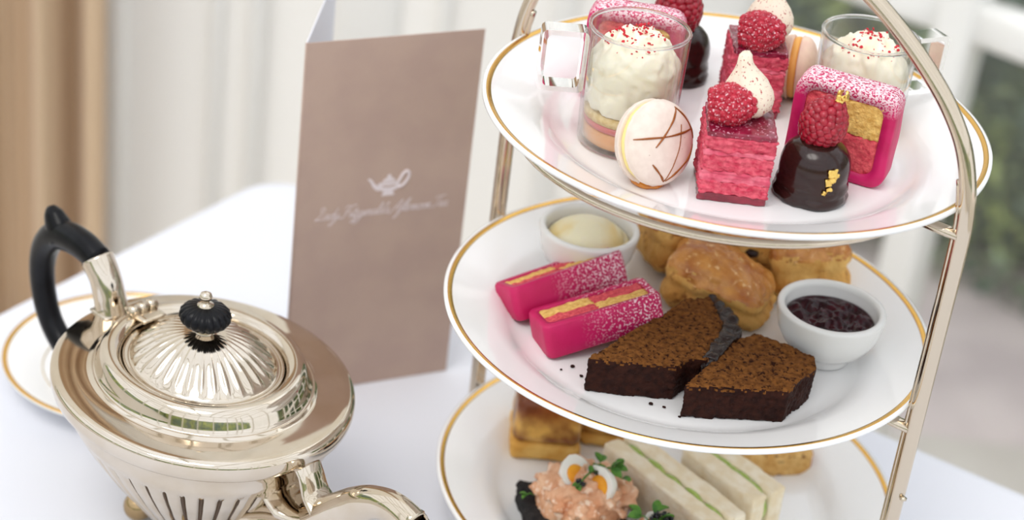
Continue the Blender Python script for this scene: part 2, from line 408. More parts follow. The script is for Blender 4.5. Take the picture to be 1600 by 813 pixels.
# ---------------------------------------------------------------- silver teapot
TS = 1.027; TZ = -.0180          # the pot's own profile starts .0175 above its origin
tpot = thing('teapot', 'silver fluted teapot with black handle and black melon knob', 'teapot', (-.2581, -.0438, TZ+.0005), (0, 0, R(-40)))
tpot.scale = (TS, TS, TS)
TA_, TB_ = .0870, .0748
BK = [(.0330, .36), (.0370, .41), (.0470, .50), (.0620, .635), (.0780, .765), (.0900, .850), (.0935, .872)]
def body_k(z):
    for (a, ka), (b, kb) in zip(BK, BK[1:]):
        if z <= b: u = (z-a)/(b-a); return ka+(kb-ka)*u
    return BK[-1][1]
def flute(t, r, z):
    if z > .0925 or z < .036: return 1
    g_ = abs(math.cos(t*21))**10
    edge = .0925-.0035*g_
    return 1-.045*g_*min(1, max(0, (edge-z)/.003))*min(1, (z-.036)/.006)
prof = [(.02, .0322), (.30, .0322), (.355, .0328)]+[(body_k(z)+.004*math.sin((z-.033)/.06*PI), z) for z in [.0335+.06*k/26 for k in range(27)]]
prof += [(.878, .0945), (.884, .0965), (.895, .101), (.912, .1045), (.930, .1070), (.945, .1090)]
bd = obj('body', lathe(prof, 420, TA_, TB_, fn=flute, cap1=False), M_silver, tpot)
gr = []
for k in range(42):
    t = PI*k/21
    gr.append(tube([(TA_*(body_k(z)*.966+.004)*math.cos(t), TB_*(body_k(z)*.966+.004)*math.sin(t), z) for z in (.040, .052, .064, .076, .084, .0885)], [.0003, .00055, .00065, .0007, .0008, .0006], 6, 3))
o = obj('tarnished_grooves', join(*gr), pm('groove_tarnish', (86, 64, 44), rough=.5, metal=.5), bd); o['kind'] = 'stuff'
rim = [(.935, .1080), (.970, .1080), (.992, .1100), (1.003, .1135), (1.002, .1168), (.998, .1186), (.985, .1196), (.965, .1203), (.93, .1205), (.85, .1204), (.77, .1203), (.745, .1205),
       (.735, .1214), (.728, .1215), (.722, .1212), (.712, .1220), (.700, .1246), (.686, .1282), (.668, .1312), (.645, .1328), (.615, .1334), (.585, .1329), (.560, .1314), (.545, .1298), (.538, .1286), (.536, .1200)]
obj('rim_collar', lathe(rim, 160, TA_, TB_, cap0=False, cap1=False), M_silver, tpot)
lid = obj('lid', lathe([(.530, .1240), (.530, .1289), (.522, .1294), (.505, .1288), (.490, .1286), (.478, .1292), (.470, .1300)] +
      [(.470-.405*(k/14)**1.25, .1300+.0165*math.sin(k/14*PI/2)) for k in range(1, 15)] + [(.058, .1470), (.060, .1482), (.075, .1490), (.06, .1500), (.002, .1502)], 288, TA_, TB_,
      fn=lambda t, r, z: (1-.075*abs(math.sin(t*16))**.6*min(1, (.472-r)/.05)*min(1, max(0, (r-.07)/.08))) if .07 < r < .471 else 1), M_silver, tpot)
kp = [(.0010, .1490), (.0048, .1493), (.0095, .1508), (.0128, .1532), (.0142, .1558), (.0138, .1584), (.0115, .1607), (.0075, .1622), (.0035, .1627), (.0008, .1628)]
obj('knob', lathe(kp, 128, 1.03, .93, fn=lambda t, r, z: 1-.10*(abs(math.cos(t*9))**5)*min(1, r/.006)), M_black, lid)
obj('finial', lathe([(.0008, .1620), (.0042, .1624), (.0044, .1632), (.0024, .1640), (.0018, .1648), (.0022, .1656), (.0031, .1668), (.0034, .1682), (.0028, .1698), (.0012, .1707), (.0002, .1709)], 24), M_silver, lid)
hin = obj('hinge', join(tube([(-.0525, -.0085, .1352), (-.0525, .0085, .1352)], .0027, 14, 1)), M_silver, tpot)
for k in (-1, 0, 1): obj('hinge_knuckle', tube([(-.0525, k*.0058-.0025, .1352), (-.0525, k*.0058+.0025, .1352)], .0031, 14, 1), M_silver, hin)
obj('hinge_flap', rbox(-.0515, -.041, -.0075, .0075, .1322, .1345, .0008, 3), M_silver, hin)
obj('hinge_flap', rbox(-.060, -.0535, -.007, .007, .1325, .1345, .0008, 3), M_silver, hin)
def hz(r, z): return (-r, 0, z)
han = obj('handle', tube([hz(.092, .1462), hz(.104, .1490), hz(.1180, .1485), hz(.1310, .1440), hz(.1410, .1330), hz(.1455, .1180), hz(.1440, .1000), hz(.1370, .0840), hz(.1240, .0735), hz(.108, .068)],
    [.0082, .0086, .0088, .0088, .0084, .0078, .0074, .0072, .0074, .0076], 18, 6, flat=(1, .92)), M_black, tpot)
obj('thumb_spur', tube([hz(.1240, .1440), hz(.1300, .1510), hz(.1345, .1570), hz(.1365, .1605)], [.0105, .0088, .0062, .0022], 16, 5, flat=(1, .8)), M_black, han)
obj('ferrule', tube([hz(.0790, .1185), hz(.0815, .1270), hz(.0860, .1380), hz(.0935, .1468)], [.0098, .0090, .0088, .0092], 20, 6), M_silver, han)
obj('ferrule', tube([hz(.046, .052), hz(.084, .0622), hz(.110, .0686)], [.0095, .0088, .0086], 20, 6), M_silver, han)
obj('ferrule_base', rbox(-.0870, -.0715, -.0100, .0100, .1195, .1216, .0010, 4), M_silver, han)
def inner_open(pts, rad, seg=24, sub=6, flat=(1, 1)):
    v, f = tube(pts, rad, seg, sub, flat=flat); c = sum(v[-seg:], Vector())/seg
    v = v[:-seg]+[Vector((p.x-(p.z-c.z)*.95+.002, p.y, p.z)) for p in v[-seg:]]      # mouth cut obliquely
    return v, f[:-1]
spp = [(.040, 0, .058), (.068, 0, .061), (.092, 0, .073), (.110, 0, .093), (.1235, 0, .1075), (.136, 0, .1160), (.149, 0, .1195), (.1640, 0, .1165)]
spo = obj('spout', inner_open(spp, [.0190, .0190, .0155, .0120, .0096, .0086, .0084, .0088], flat=(1, .9)), M_silver, tpot)
so = spo.modifiers.new('wall', 'SOLIDIFY'); so.thickness = .0011; so.offset = -1
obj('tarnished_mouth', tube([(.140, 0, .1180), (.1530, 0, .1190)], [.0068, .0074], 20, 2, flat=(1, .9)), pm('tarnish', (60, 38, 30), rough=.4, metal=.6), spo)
obj('spout_strap', tube([(.0800, 0, .1140), (.0870, 0, .1060), (.0920, 0, .0960), (.1010, 0, .0900)], [.006, .0055, .006, .007], 12, 5, flat=(.45, 1.5), ref=(0, 0, 1)), M_silver, tpot)
obj('spout_leaf', tube([(.066, 0, .088), (.080, 0, .082), (.094, 0, .0835), (.100, 0, .087)], [.012, .013, .009, .004], 14, 5, flat=(.35, 1.3)), M_silver, tpot)
for sx in (-1, 1):
    for sy in (-1, 1):
        obj('ball_foot', ico(.0085, 3, (1, 1, 1), (sx*.0270, sy*.0200, .0262)), pm('tarnished_silver', (176, 150, 112), rough=.2, metal=1), tpot)

# ---------------------------------------------------------------- side plate
sp = thing('side_plate', 'small white side plate with gold rim behind the teapot', 'plate', (-.334, .0993, 0))
obj('plate_body', lathe([(.0005, .0075), (.045, .0075), (.050, .0085), (.054, .0112), (.066, .0150), (.0735, .0172), (.0750, .0170), (.0748, .0155), (.066, .0128), (.054, .0080), (.050, .0035), (.046, .0008), (.042, .0008), (.041, .003), (.0005, .003)], 120), M_china, sp)
obj('gold_rim', lathe([(.0715, .0164), (.0718, .01715), (.0733, .0176), (.0745, .0176), (.0748, .0170)], 120, cap0=False, cap1=False), M_gold, sp)
obj('gold_line', ring(.0500, .0506, .0080, .0094, 120), pm('pale_gilt', (226, 206, 168), rough=.25, metal=.6), sp)

# ---------------------------------------------------------------- menu card
ma = Vector((-.2322, .0990, 0)); mb = Vector((-.133, .1524, 0)); maz = math.atan2(mb.y-ma.y, mb.x-ma.x)
menu = thing('menu_card', 'tall folded taupe menu card with white teapot emblem standing on the cloth', 'menu', (ma.x, ma.y, .0006), (R(.6), 0, maz))
M_card = pm('taupe_card', (190, 164, 150), rough=.75, col2=(184, 158, 146), ns=30, bump=.05, bs=900)
M_cardin = pm('card_inside', (238, 238, 246), rough=.75)
MW, MH = .1125, .2450
obj('front_leaf', rbox(0, MW, -.0004, .0004, 0, MH, .0003, 4), M_card, menu, smooth=False)
bl = obj('back_leaf', rbox(0, MW, -.0004, .0004, 0, MH, .0003, 4), M_cardin, menu, smooth=False)
bl.rotation_euler = (0, 0, R(89)-maz)
obj('fold', tube([(0, 0, 0), (0, 0, MH)], .0007, 8, 1), M_card, menu)
M_print = pm('white_print', (232, 220, 222), rough=.6)
def flatp(poly, y=-.00062):      # flat print: thin polygon in the card's plane
    n = len(poly)
    return [(x, y, z) for x, z in poly]+[(x, -.0003, z) for x, z in poly], [tuple(range(n))]+[(i, n+i, n+(i+1) % n, (i+1) % n) for i in range(n)]
ex0, ez0, u_ = .0590, .1385, .001
emb = obj('teapot_emblem', join(
    flatp([(ex0+x*u_, ez0+z*u_) for x, z in [(-4.2, 0), (4.2, 0), (3.6, 1.8), (2.6, 2.6), (6.2, 4.4), (7.2, 7.0), (6.6, 9.2), (-6.6, 9.2), (-7.0, 7.0), (-6.0, 4.4), (-2.6, 2.6), (-3.6, 1.8)]]),
    flatp([(ex0+x*u_, ez0+z*u_) for x, z in [(-4.6, 9.8), (4.6, 9.8), (3.0, 11.6), (1.2, 12.4), (1.2, 14.0), (0, 14.8), (-1.2, 14.0), (-1.2, 12.4), (-3.0, 11.6)]]),
    flatp([(ex0+x*u_, ez0+z*u_) for x, z in [(-5.6, 3.8), (-6.8, 7.4), (-9.0, 8.6), (-11.4, 12.2), (-13.6, 13.2), (-14.0, 12.0), (-12.4, 10.8), (-10.4, 6.6), (-8.0, 4.2)]])), M_print, menu, smooth=False)
def stroke(pts, r, y=-.0005, sub=5): return tube([(x, y, z) for x, z in pts], r, 6, sub, flat=(1, 1))
obj('emblem_handle', stroke([(ex0+x*u_, ez0+z*u_) for x, z in [(6.6, 5.0), (10.0, 7.0), (12.6, 11.0), (12.8, 14.6), (10.6, 15.6), (8.6, 13.6), (7.6, 11.4), (6.2, 9.0)]], .0009), M_print, emb)
obj('emblem_belly_line', flatp([(ex0+x*u_, ez0+z*u_) for x, z in [(-4.2, 6.4), (0, 5.8), (4.4, 6.6), (4.0, 7.4), (0, 6.8), (-3.8, 7.2)]], -.0008), M_card, emb, smooth=False)
GL = {  # single line script letters: strokes in x-height units, advance
 'L': ([[(.3, 1.7), (.1, 2.2), (.6, 2.5), (.9, 2.0), (.5, .8), (.1, .05), (-.2, .1), (.1, .3), (.7, .0), (1.3, .1), (1.6, .4)]], 1.5),
 'a': ([[(.85, .85), (.5, 1), (.1, .6), (.1, .15), (.4, 0), (.75, .4), (.9, .95), (.8, .2), (1.0, 0), (1.2, .25)]], 1.1),
 'd': ([[(.85, .85), (.5, 1), (.1, .6), (.1, .15), (.4, 0), (.8, .5), (1.15, 2.2), (.85, .3), (1.0, 0), (1.2, .25)]], 1.1),
 'y': ([[(0, .8), (.2, 1), (.2, .3), (.45, .05), (.8, .5), (.95, 1), (.7, -.3), (.2, -1.3), (-.3, -1.2), (.2, -.5), (1.2, .3)]], 1.1),
 'F': ([[(-.1, 1.9), (.3, 2.4), (1.0, 2.25), (2.0, 2.5)], [(1.0, 2.3), (.7, 1.2), (.3, .1), (-.3, -.1), (-.5, .3)], [(.2, 1.2), (.8, 1.25), (1.2, 1.4)]], 1.5),
 'i': ([[(0, .3), (.3, 1), (.2, .2), (.4, 0), (.6, .25)], [(.38, 1.5), (.45, 1.62)]], .55),
 't': ([[(0, .3), (.35, 1.0), (.55, 1.9), (.25, .3), (.4, 0), (.65, .25)], [(.1, 1.25), (.75, 1.35)]], .6),
 'z': ([[(.05, .85), (.3, 1), (.75, .95), (.3, .4), (.1, .05), (.5, .1), (.5, -.6), (.1, -1.2), (-.2, -.9), (.4, -.2), (.9, .3)]], .85),
 'g': ([[(.85, .85), (.5, 1), (.1, .6), (.1, .15), (.4, 0), (.75, .4), (.9, .95), (.7, -.4), (.2, -1.4), (-.4, -1.2), (.2, -.5), (1.2, .3)]], 1.1),
 'e': ([[(0, .3), (.4, .5), (.7, .8), (.5, 1), (.15, .7), (.15, .2), (.45, 0), (.9, .3)]], .8),
 'r': ([[(0, .3), (.2, .9), (.3, 1.1), (.4, .9), (.7, .9), (.6, .3), (.7, 0), (.95, .3)]], .85),
 'l': ([[(0, .3), (.5, 1.4), (.6, 2.2), (.4, 2.2), (.25, 1.2), (.2, .2), (.4, 0), (.65, .25)]], .55),
 "'": ([[(.3, 2.2), (.15, 1.75)]], .35),
 's': ([[(0, .3), (.4, 1.05), (.5, .6), (.55, .2), (.3, 0), (.05, .15), (.5, .1), (.8, .3)]], .75),
 'A': ([[(-.6, -.2), (-.2, -.1), (.5, 1.2), (1.3, 2.4), (1.2, 1.0), (1.25, 0), (1.5, .2)], [(.2, .8), (.8, 1.0), (1.5, .9)]], 1.6),
 'f': ([[(0, .3), (.6, 1.6), (1.1, 2.5), (1.35, 2.35), (.8, 1.4), (.4, .2), (0, -1.0), (-.5, -1.3), (-.2, -.5), (.5, .2), (.8, .4)]], .75),
 'n': ([[(0, .3), (.2, 1), (.1, .0), (.4, .8), (.65, 1), (.65, .2), (.8, 0), (1.0, .3)]], .95),
 'o': ([[(.5, 1), (.1, .6), (.15, .1), (.5, 0), (.8, .5), (.6, 1), (.9, .85), (1.1, .9)]], .95),
 'T': ([[(-.2, 1.8), (.1, 2.3), (.9, 2.2), (1.7, 2.45)], [(.9, 2.2), (.7, 1.2), (.4, .1), (-.1, 0), (-.2, .3)]], 1.2),
 ' ': ([], .75)}
def script(text, x0, z0, width, xh, slant=.42, r=.00020):
    tot = sum(GL[c][1] for c in text); k = width/tot; out = []; x = 0
    for c in text:
        for s in GL[c][0]: out.append(stroke([(x0+(x+px)*k+pz*xh*slant, z0+pz*xh) for px, pz in s], r, sub=4))
        x += GL[c][1]
    return join(*out)
wx = .0130
for wd in ("Lady", "Fitzgerald's", "Afternoon", "Tea"):
    wl = sum(GL[c][1] for c in wd); ww = .0865*wl/(sum(GL[c][1] for c in "Lady Fitzgerald's Afternoon Tea"))
    obj('lettering', script(wd, wx, .1262, ww, .0034), M_print, menu); wx += ww+.0022

# ================================================================ food
# ---- materials
M_marz = pm('pink_marzipan', (218, 26, 108), rough=.42, col2=(206, 20, 98), ns=90, sss=.15, ssr=(.004, .0015, .002), bump=.08, bs=500)
def marz_dust(name, axis, a, b, ns3=900, ramp3=(.50, .60), col=(198, 22, 92)):
    return pm(name, col, rough=.5, col2=(190, 16, 84), ns=90, col3=(250, 226, 232), ns3=ns3, ramp3=ramp3, mask3=(axis, a, b), bump=.15, bs=900)
M_spp = pm('pink_sponge', (236, 100, 106), rough=.85, col2=(200, 52, 72), ns=420, ramp=(.35, .7), bump=.9, bs=520, bd=.0014)
M_spy = pm('yellow_sponge', (250, 208, 124), rough=.85, col2=(218, 162, 78), ns=420, ramp=(.35, .7), bump=.9, bs=520, bd=.0014)
M_lay = pm('rose_sponge', (230, 106, 122), rough=.9, spec=.2, col2=(200, 58, 84), ns=380, ramp=(.35, .7), bump=.9, bs=450, bd=.0014)
M_mou = pm('rose_mousse', (232, 122, 140), rough=.8, spec=.2, col2=(210, 84, 108), ns=200, bump=.5, bs=400, bd=.001)
M_jel = pm('dark_berry_jelly', (112, 10, 36), rough=.18, col2=(140, 20, 48), ns=150, coat=.6)
M_glz = pm('berry_glaze', (120, 14, 44), rough=.22, col2=(148, 26, 60), ns=120, coat=.5, col3=(230, 170, 190), ns3=700, ramp3=(.62, .68), bump=.3, bs=350)
M_mer = pm('meringue', (244, 228, 208), rough=.65, sss=.1, col3=(176, 60, 62), ns3=900, ramp3=(.62, .68), bump=.1, bs=300)
M_choc = pm('dark_chocolate', (38, 17, 14), rough=.2, col2=(46, 22, 17), ns=60, coat=.1)
M_crm = pm('whipped_cream', (250, 240, 218), rough=.5, sss=.3, ssr=(.006, .005, .003))
M_shell = pm('macaron_shell', (238, 222, 210), rough=.6, col2=(230, 212, 200), ns=150, col3=(150, 110, 90), ns3=500, ramp3=(.74, .78), bump=.1, bs=500)
M_fill = pm('pale_yellow_filling', (246, 226, 150), rough=.55, bump=.2, bs=300)
M_gcake = pm('ginger_crumb', (132, 84, 40), rough=.9, spec=.15, col2=(94, 56, 26), ns=330, ramp=(.38, .66), col3=(50, 26, 14), ns3=420, ramp3=(.56, .66), bump=1, bs=420, bd=.002)
M_gcrust = pm('ginger_crust', (54, 26, 18), rough=.6, spec=.15, col2=(38, 17, 13), ns=250, bump=.8, bs=500, bd=.001)
M_scone = pm('scone_side', (236, 190, 110), rough=.7, col2=(210, 150, 70), ns=70, ramp=(.38, .68), col3=(150, 88, 34), ns3=160, ramp3=(.62, .74), bump=.8, bs=180, bd=.002)
M_scone_top = pm('scone_glaze', (216, 150, 74), rough=.34, col2=(178, 104, 44), ns=90, ramp=(.36, .66), col3=(236, 190, 130), ns3=260, ramp3=(.60, .72), bump=.9, bs=170, bd=.0022, coat=.25)

# ---- battenberg slices: marzipan band round four sponge squares; local x = width, y = height, z = thickness
def rr_outline(w, h, r, n=7):
    P = []
    for cx, cy, a in ((w/2-r, r, -90), (w/2-r, h-r, 0), (-w/2+r, h-r, 90), (-w/2+r, r, 180)):
        P += [(cx+r*math.cos(R(a+90*k/n)), cy+r*math.sin(R(a+90*k/n))) for k in range(n+1)]
    Q = []
    for i in range(len(P)):
        p, q = P[i], P[(i+1) % len(P)]; d = math.hypot(q[0]-p[0], q[1]-p[1]); m = max(1, int(d/.003))
        Q += [(p[0]+(q[0]-p[0])*k/m, p[1]+(q[1]-p[1])*k/m) for k in range(m)]
    return Q
def battenberg(label, w, h, t, loc, rot, mm, wall=.0064, seed=0, first='pink', group='pink battenberg slices', rad=.0075):
    g = thing('battenberg_slice', label, 'cake slice', loc, rot, group)
    out = rr_outline(w, h, rad); n = len(out); cx, cy = 0, h/2
    sx = (w-2*wall)/w; sy = (h-2*wall)/h
    lay = [(0, 1, .0), (0, 1, .0), (.0012, 0, 0), (t*.33, 0, 0), (t*.66, 0, 0), (t-.0012, 0, 0), (t, 1, 0)]
    V, F = [], []
    rows = [(t*.02, True, .0008), (t*.06, False, 0), (t*.33, False, -.0003), (t*.66, False, -.0003), (t*.94, False, 0), (t, False, .0008)]
    for z, _, ins in rows:
        for x, y in out:
            L = math.hypot(x-cx, y-cy); wob = .0007*noise.noise(Vector((x*60, y*60, z*60+seed)))
            V.append((x-(x-cx)/L*(ins-wob), y-(y-cy)/L*(ins-wob), z))
    for z in (t, t-.002, .002, t*.02):
        for x, y in out: V.append((cx+(x-cx)*sx, cy+(y-cy)*sy, z))
    m = len(rows)+4
    for j in range(m):
        for i in range(n):
            a = j*n+i; b = j*n+(i+1) % n; c = ((j+1) % m)*n
            F.append((a, b, c+(i+1) % n, c+i))
    obj('marzipan', (V, F), mm, g)
    iw, ih = w/2-wall, h/2-wall
    for i in (0, 1):
        for j in (0, 1):
            c = M_spp if ((i+j) % 2 == 0) == (first == 'pink') else M_spy
            x0 = -iw+i*iw; y0 = wall+j*ih
            V, F = rbox(x0-.0004, x0+iw+.0004, y0-.0004, y0+ih+.0004, .0012, t-.0006, .0016, 11)
            obj('sponge_square', rough_up((V, F), (.0011, 420), (.0006, 900), seed=seed+i+2*j), c, g)
    return g
battenberg('upright pink battenberg slice with sugared top behind the raspberry chocolate dome', .0540, .0515, .0180, (.0655, .0000, PZT), (R(90), 0, R(-22)),
           marz_dust('marzipan_sugared_a', (0, 1, 0), .040, .050, ramp3=(.42, .54), col=(208, 26, 100)), first='yellow', seed=1)
battenberg('upright pink battenberg slice standing behind the left glass mug', .0520, .0540, .0185, (-.0470, .0570, PZT), (R(90), 0, R(-8)),
           marz_dust('marzipan_sugared_b', (0, 1, 0), .046, .054, ramp3=(.42, .56), col=(208, 26, 100)), first='yellow', seed=5)
battenberg('pink battenberg slice lying against the clotted cream pot', .0700, .0270, .0195, (-.0610, .0015, PZM+.0108), (R(-24), R(-11), R(31)),
           marz_dust('marzipan_sugared_c', (1, 0, 0), -.012, .022, ns3=800, ramp3=(.50, .60)), seed=9, wall=.0045, rad=.0042)
battenberg('pink battenberg slice lying in front, resting by the ginger cake', .0680, .0290, .0195, (-.0420, -.0330, PZM+.0085), (R(-12), R(-13), R(23)),
           marz_dust('marzipan_sugared_d', (1, 0, 0), -.014, .026, ns3=700, ramp3=(.53, .62)), seed=13, wall=.0045, rad=.0042)

# ---- raspberries
def raspberry_mesh(r=.0115, h=.027, n=9):
    parts = [ico(1, 2, (r*.95, r*.95, h*.49), (0, 0, h*.5))]
    for k in range(n):
        z = h*(.06+.86*k/(n-1)); u = (z/h); rad = r*(math.sin(PI*min(1, .18+.80*u)))**.75*(1.0 if u < .5 else 1-.1*(u-.5))
        m = max(3, int(2*PI*rad/.0043))
        for i in range(m):
            a = 2*PI*(i+.5*(k % 2))/m
            parts.append(ico(.0031, 2, (1, 1, 1), (rad*.94*math.cos(a), rad*.94*math.sin(a), z)))
    parts.append(ico(.0026, 1, (1, 1, 1), (0, 0, h*.97)))
    return join(*parts)
RB = mesh(raspberry_mesh(), 'raspberry')
RBS = RB.copy()
M_redsug = pm('sugared_raspberry', (168, 16, 44), rough=.4, col2=(190, 34, 58), ns=250, col3=(246, 206, 214), ns3=800, ramp3=(.60, .68))
def raspberry(label, loc, rot, sc=1.0, sug=False):
    o = link('raspberry', RBS if sug else RB, M_redsug if sug else M_red); o.location = loc; o.rotation_euler = rot; o.scale = (sc, sc, sc)
    return tag(o, label, 'raspberry', 'raspberries on the top tier')

# ---- layered berry cakes
def layer_cake(label, w, d, h, loc, rz, seed):
    g = thing('layer_cake', label, 'cake slice', loc, (0, 0, rz), 'berry layer cakes on the top tier')
    levels = [('berry_base', 0, .12, M_jel, .0004, .985), ('sponge_layer', .115, .30, M_lay, .0011, 1.0), ('mousse_layer', .29, .45, M_mou, .0010, 1.0), ('sponge_layer', .44, .68, M_lay, .0012, 1.0),
              ('mousse_layer', .67, .75, M_mou, .0010, 1.0), ('sponge_layer', .74, .93, M_lay, .0012, 1.0), ('berry_glaze', .925, 1.0, M_glz, .0003, .985)]
    for i, (nm, a, b, m, amp, k) in enumerate(levels):
        vf = rbox(-w/2*k, w/2*k, -d/2*k, d/2*k, h*a, h*b, .0006, 16)
        obj(nm, rough_up(vf, (amp*1.2, 380), (amp*.9, 1000), seed=seed+i, floor=0), m, g)
    return g
layer_cake('pink layered berry slice with meringue nearest the front of the top tier', .0350, .0350, .0380, (.0052, -.0430, PZT), R(1), 3)
layer_cake('pink layered berry slice at the back of the top tier', .0300, .0350, .0390, (.0190, .0620, PZT), R(3), 31)

# ---- meringue kisses
def kiss(label, loc, rot, sc=1.0):
    prof = [(.0004, 0), (.0075, 0), (.0102, .002), (.0112, .005), (.0108, .0085), (.0090, .0125), (.0066, .0160), (.0046, .0190), (.0034, .0215), (.0030, .0235), (.0027, .0252), (.0016, .0265), (.0003, .0269)]
    V, F = lathe(prof, 40)
    V = [(x+.0016*max(0, (z-.012)/.015)**2*math.sin(z*240), y, z+.0003*math.sin(9*math.atan2(y, x)+z*300)) for x, y, z in V]
    o = obj('meringue_kiss', (V, F), M_mer); o.location = loc; o.rotation_euler = rot; o.scale = (sc, sc, sc)
    return tag(o, label, 'meringue', 'meringue kisses on the berry slices')
HC = PZT+.0380
kiss('speckled cream meringue kiss on the front berry slice', (.0085, -.0330, HC+.0008), (R(-4), R(-10), .6), 1.22)
raspberry('halved raspberry lying before the meringue on the front berry slice', (-.0115, -.0440, HC+.0064), (R(8), R(82), R(8)), .84, True)
kiss('speckled cream meringue kiss on the rear berry slice', (.0240, .0690, PZT+.0398), (R(-3), R(3), 1.6), 1.2)
raspberry('raspberry lying before the meringue on the rear berry slice', (.0080, .0550, PZT+.0455), (R(4), R(82), R(-8)), .86, True)

# ---- chocolate domes
def choc_dome(label, loc, seed, leaf=True):
    g = thing('chocolate_dome', label, 'chocolate cake', loc, group='chocolate domes on the top tier')
    prof = [(.0004, 0), (.0178, 0), (.0190, .0012), (.0192, .0032), (.0184, .0048), (.0182, .0062), (.0186, .0078), (.0183, .0096), (.0176, .0112), (.0177, .0130), (.0180, .0160), (.0178, .0195), (.0170, .0230), (.0154, .0262), (.0128, .0289), (.0092, .0308), (.0048, .0318), (.0004, .0320)]
    def lump(t, r, z): return 1+(.030*noise.noise(Vector((math.cos(t)*2.2+seed, math.sin(t)*2.2, z*190)))+.035*noise.noise(Vector((math.cos(t)*4, math.sin(t)*4+seed, z*420))))*max(0, min(1, (.017-z)/.008))
    obj('chocolate_coating', lathe(prof, 96, fn=lump), M_choc, g)
    if leaf:
        for i, (a, z) in enumerate([(-68, .0215), (-66, .0180), (-72, .0165), (-60, .0195), (-70, .0125), (-76, .0105)]):
            vf = rough_up(rbox(-.0024, .0024, -.0003, .0003, -.0020, .0020, .0002, 4), (.0012, 500), seed=i+seed)
            o = obj('gold_leaf', vf, M_gleaf, g); r = .0186
            o.location = (r*math.cos(R(a)), r*math.sin(R(a)), z); o.rotation_euler = (R(-8), R(40*i), R(a+90)); s = (1, .8, .9, .6, .6, .5)[i]; o.scale = (s, 1, s)
    return g
choc_dome('chocolate dome with gold leaf at the front of the top tier', (.0463, -.0395, PZT), 1)
rf = raspberry('upright raspberry flecked with gold leaf on the front chocolate dome', (.0440, -.0375, PZT+.0300), (R(4), R(15), 0), .90)
for i in range(4):
    o = obj('gold_leaf', rough_up(rbox(-.0022, .0022, -.0003, .0003, -.0018, .0018, .0002, 4), (.0013, 500), seed=40+i), M_gleaf, rf)
    o.location = [(.001, -.002, .0290), (.0035, -.001, .0300), (.0005, .001, .0310), (.0045, .0, .0315)][i]; o.rotation_euler = (R(20*i-20), R(50*i), R(30*i))
choc_dome('chocolate dome half hidden behind the rear battenberg slice', (-.0215, .0885, PZT), 4, False)
raspberry('raspberry on the rear chocolate dome', (-.0240, .0870, PZT+.0300), (R(4), R(-4), 0), 1.0)

# ---- macarons
def macaron(label, loc, axis, spin, drizzle=True, mshell=M_shell, mfill=M_fill, rad=.0195):
    q = (Vector(axis).to_track_quat('Z', 'Y').to_matrix() @ Matrix.Rotation(R(spin), 3, 'Z')).to_euler()
    g = thing('macaron', label, 'macaron', loc, q, 'macarons on the top tier'); k = rad/.0195
    sh = [(.0004, .0118), (.006, .0116), (.011, .0108), (.0152, .0092), (.0180, .0070), (.0192, .0048), (.0190, .0036)]
    foot = [(.0194, .0032), (.0196, .0026), (.0190, .0021), (.017, .0021), (.0004, .0021)]
    def frill(t, r, z): return 1+(.018*noise.noise(Vector((math.cos(t)*14, math.sin(t)*14, z*900))) if z < .0034 and r > .016 else 0)
    for sg in (1, -1):
        V, F = lathe([(r*k, z*sg) for r, z in sh+foot], 72, fn=frill)
        if sg < 0: F = [f[::-1] for f in F]
        obj('shell', (V, F), mshell, g)
    obj('filling', lathe([(.0004, -.0024), (.0172*k, -.0024), (.0184*k, -.0012), (.0186*k, 0), (.0184*k, .0012), (.0172*k, .0024), (.0004, .0024)], 72, fn=lambda t, r, z: 1+.02*noise.noise(Vector((math.cos(t)*3, math.sin(t)*3, z*300)))), mfill, g)
    if drizzle:
        def zs(x, y):
            r = min(math.hypot(x, y)/k, .0191)
            for (a, za), (b, zb) in zip(sh, sh[1:]):
                if a <= r <= b: return za+(zb-za)*(r-a)/(b-a)
            return .0118
        lines = [[(-.0165, .0075), (-.010, .0060), (0, .0035), (.009, .0022), (.0165, .0015)], [(-.008, .0010), (-.002, .0045), (.005, .0090), (.0105, .0135)], [(.0100, .0140), (.0140, .0080), (.0165, .0020), (.0172, -.0035)],
                 [(-.0040, -.0165), (.003, -.0140), (.010, -.0110), (.0160, -.0060)], [(-.0110, -.0060), (-.0075, -.0120), (-.0050, -.0165)], [(-.0050, -.0165), (0, -.0105), (.0055, -.0030), (.0095, .0060)]]
        for i, l in enumerate(lines):
            obj('drizzle', tube([(x*k, y*k, zs(x*k, y*k)) for x, y in smooth_path([(a, b, 0) for a, b in l], 4) for _ in (0,)] if False else [(p.x*k, p.y*k, zs(p.x*k, p.y*k)+.0001) for p in smooth_path([(a, b, 0) for a, b in l], 5)],
                [.0003, .00062, .0004, .0007, .0003] if i != 5 else [.0003, .0003], 6, 1), pm('caramel_drizzle', (150, 84, 30), rough=.3, metal=.3), g)
    return g
macaron('white macaron with caramel drizzle standing on edge beside the left mug', (-.0360, -.0450, PZT+.0208), (.62, -.70, .34), 8, rad=.0217)
dab = obj('caramel_dab', rough_up(lathe([(.0004, 0), (.0085, 0), (.0092, .0010), (.0075, .0026), (.004, .0032), (.0004, .0034)], 32), (.0006, 250), floor=0), pm('caramel', (214, 132, 30), rough=.2, coat=.4, col2=(198, 112, 20), ns=120))
dab.location = (-.0365, -.0480, PZT); tag(dab, 'glossy orange caramel dab under the drizzled macaron', 'caramel')
macaron('pale macaron with orange filling at the back of the top tier', (.0440, .0800, PZT+.0178), (.97, -.22, .08), 0, False,
        pm('macaron_shell_rose', (238, 208, 186), rough=.65, col2=(232, 196, 178), ns=150, bump=.1, bs=500), pm('orange_filling', (240, 178, 92), rough=.5), .0180)

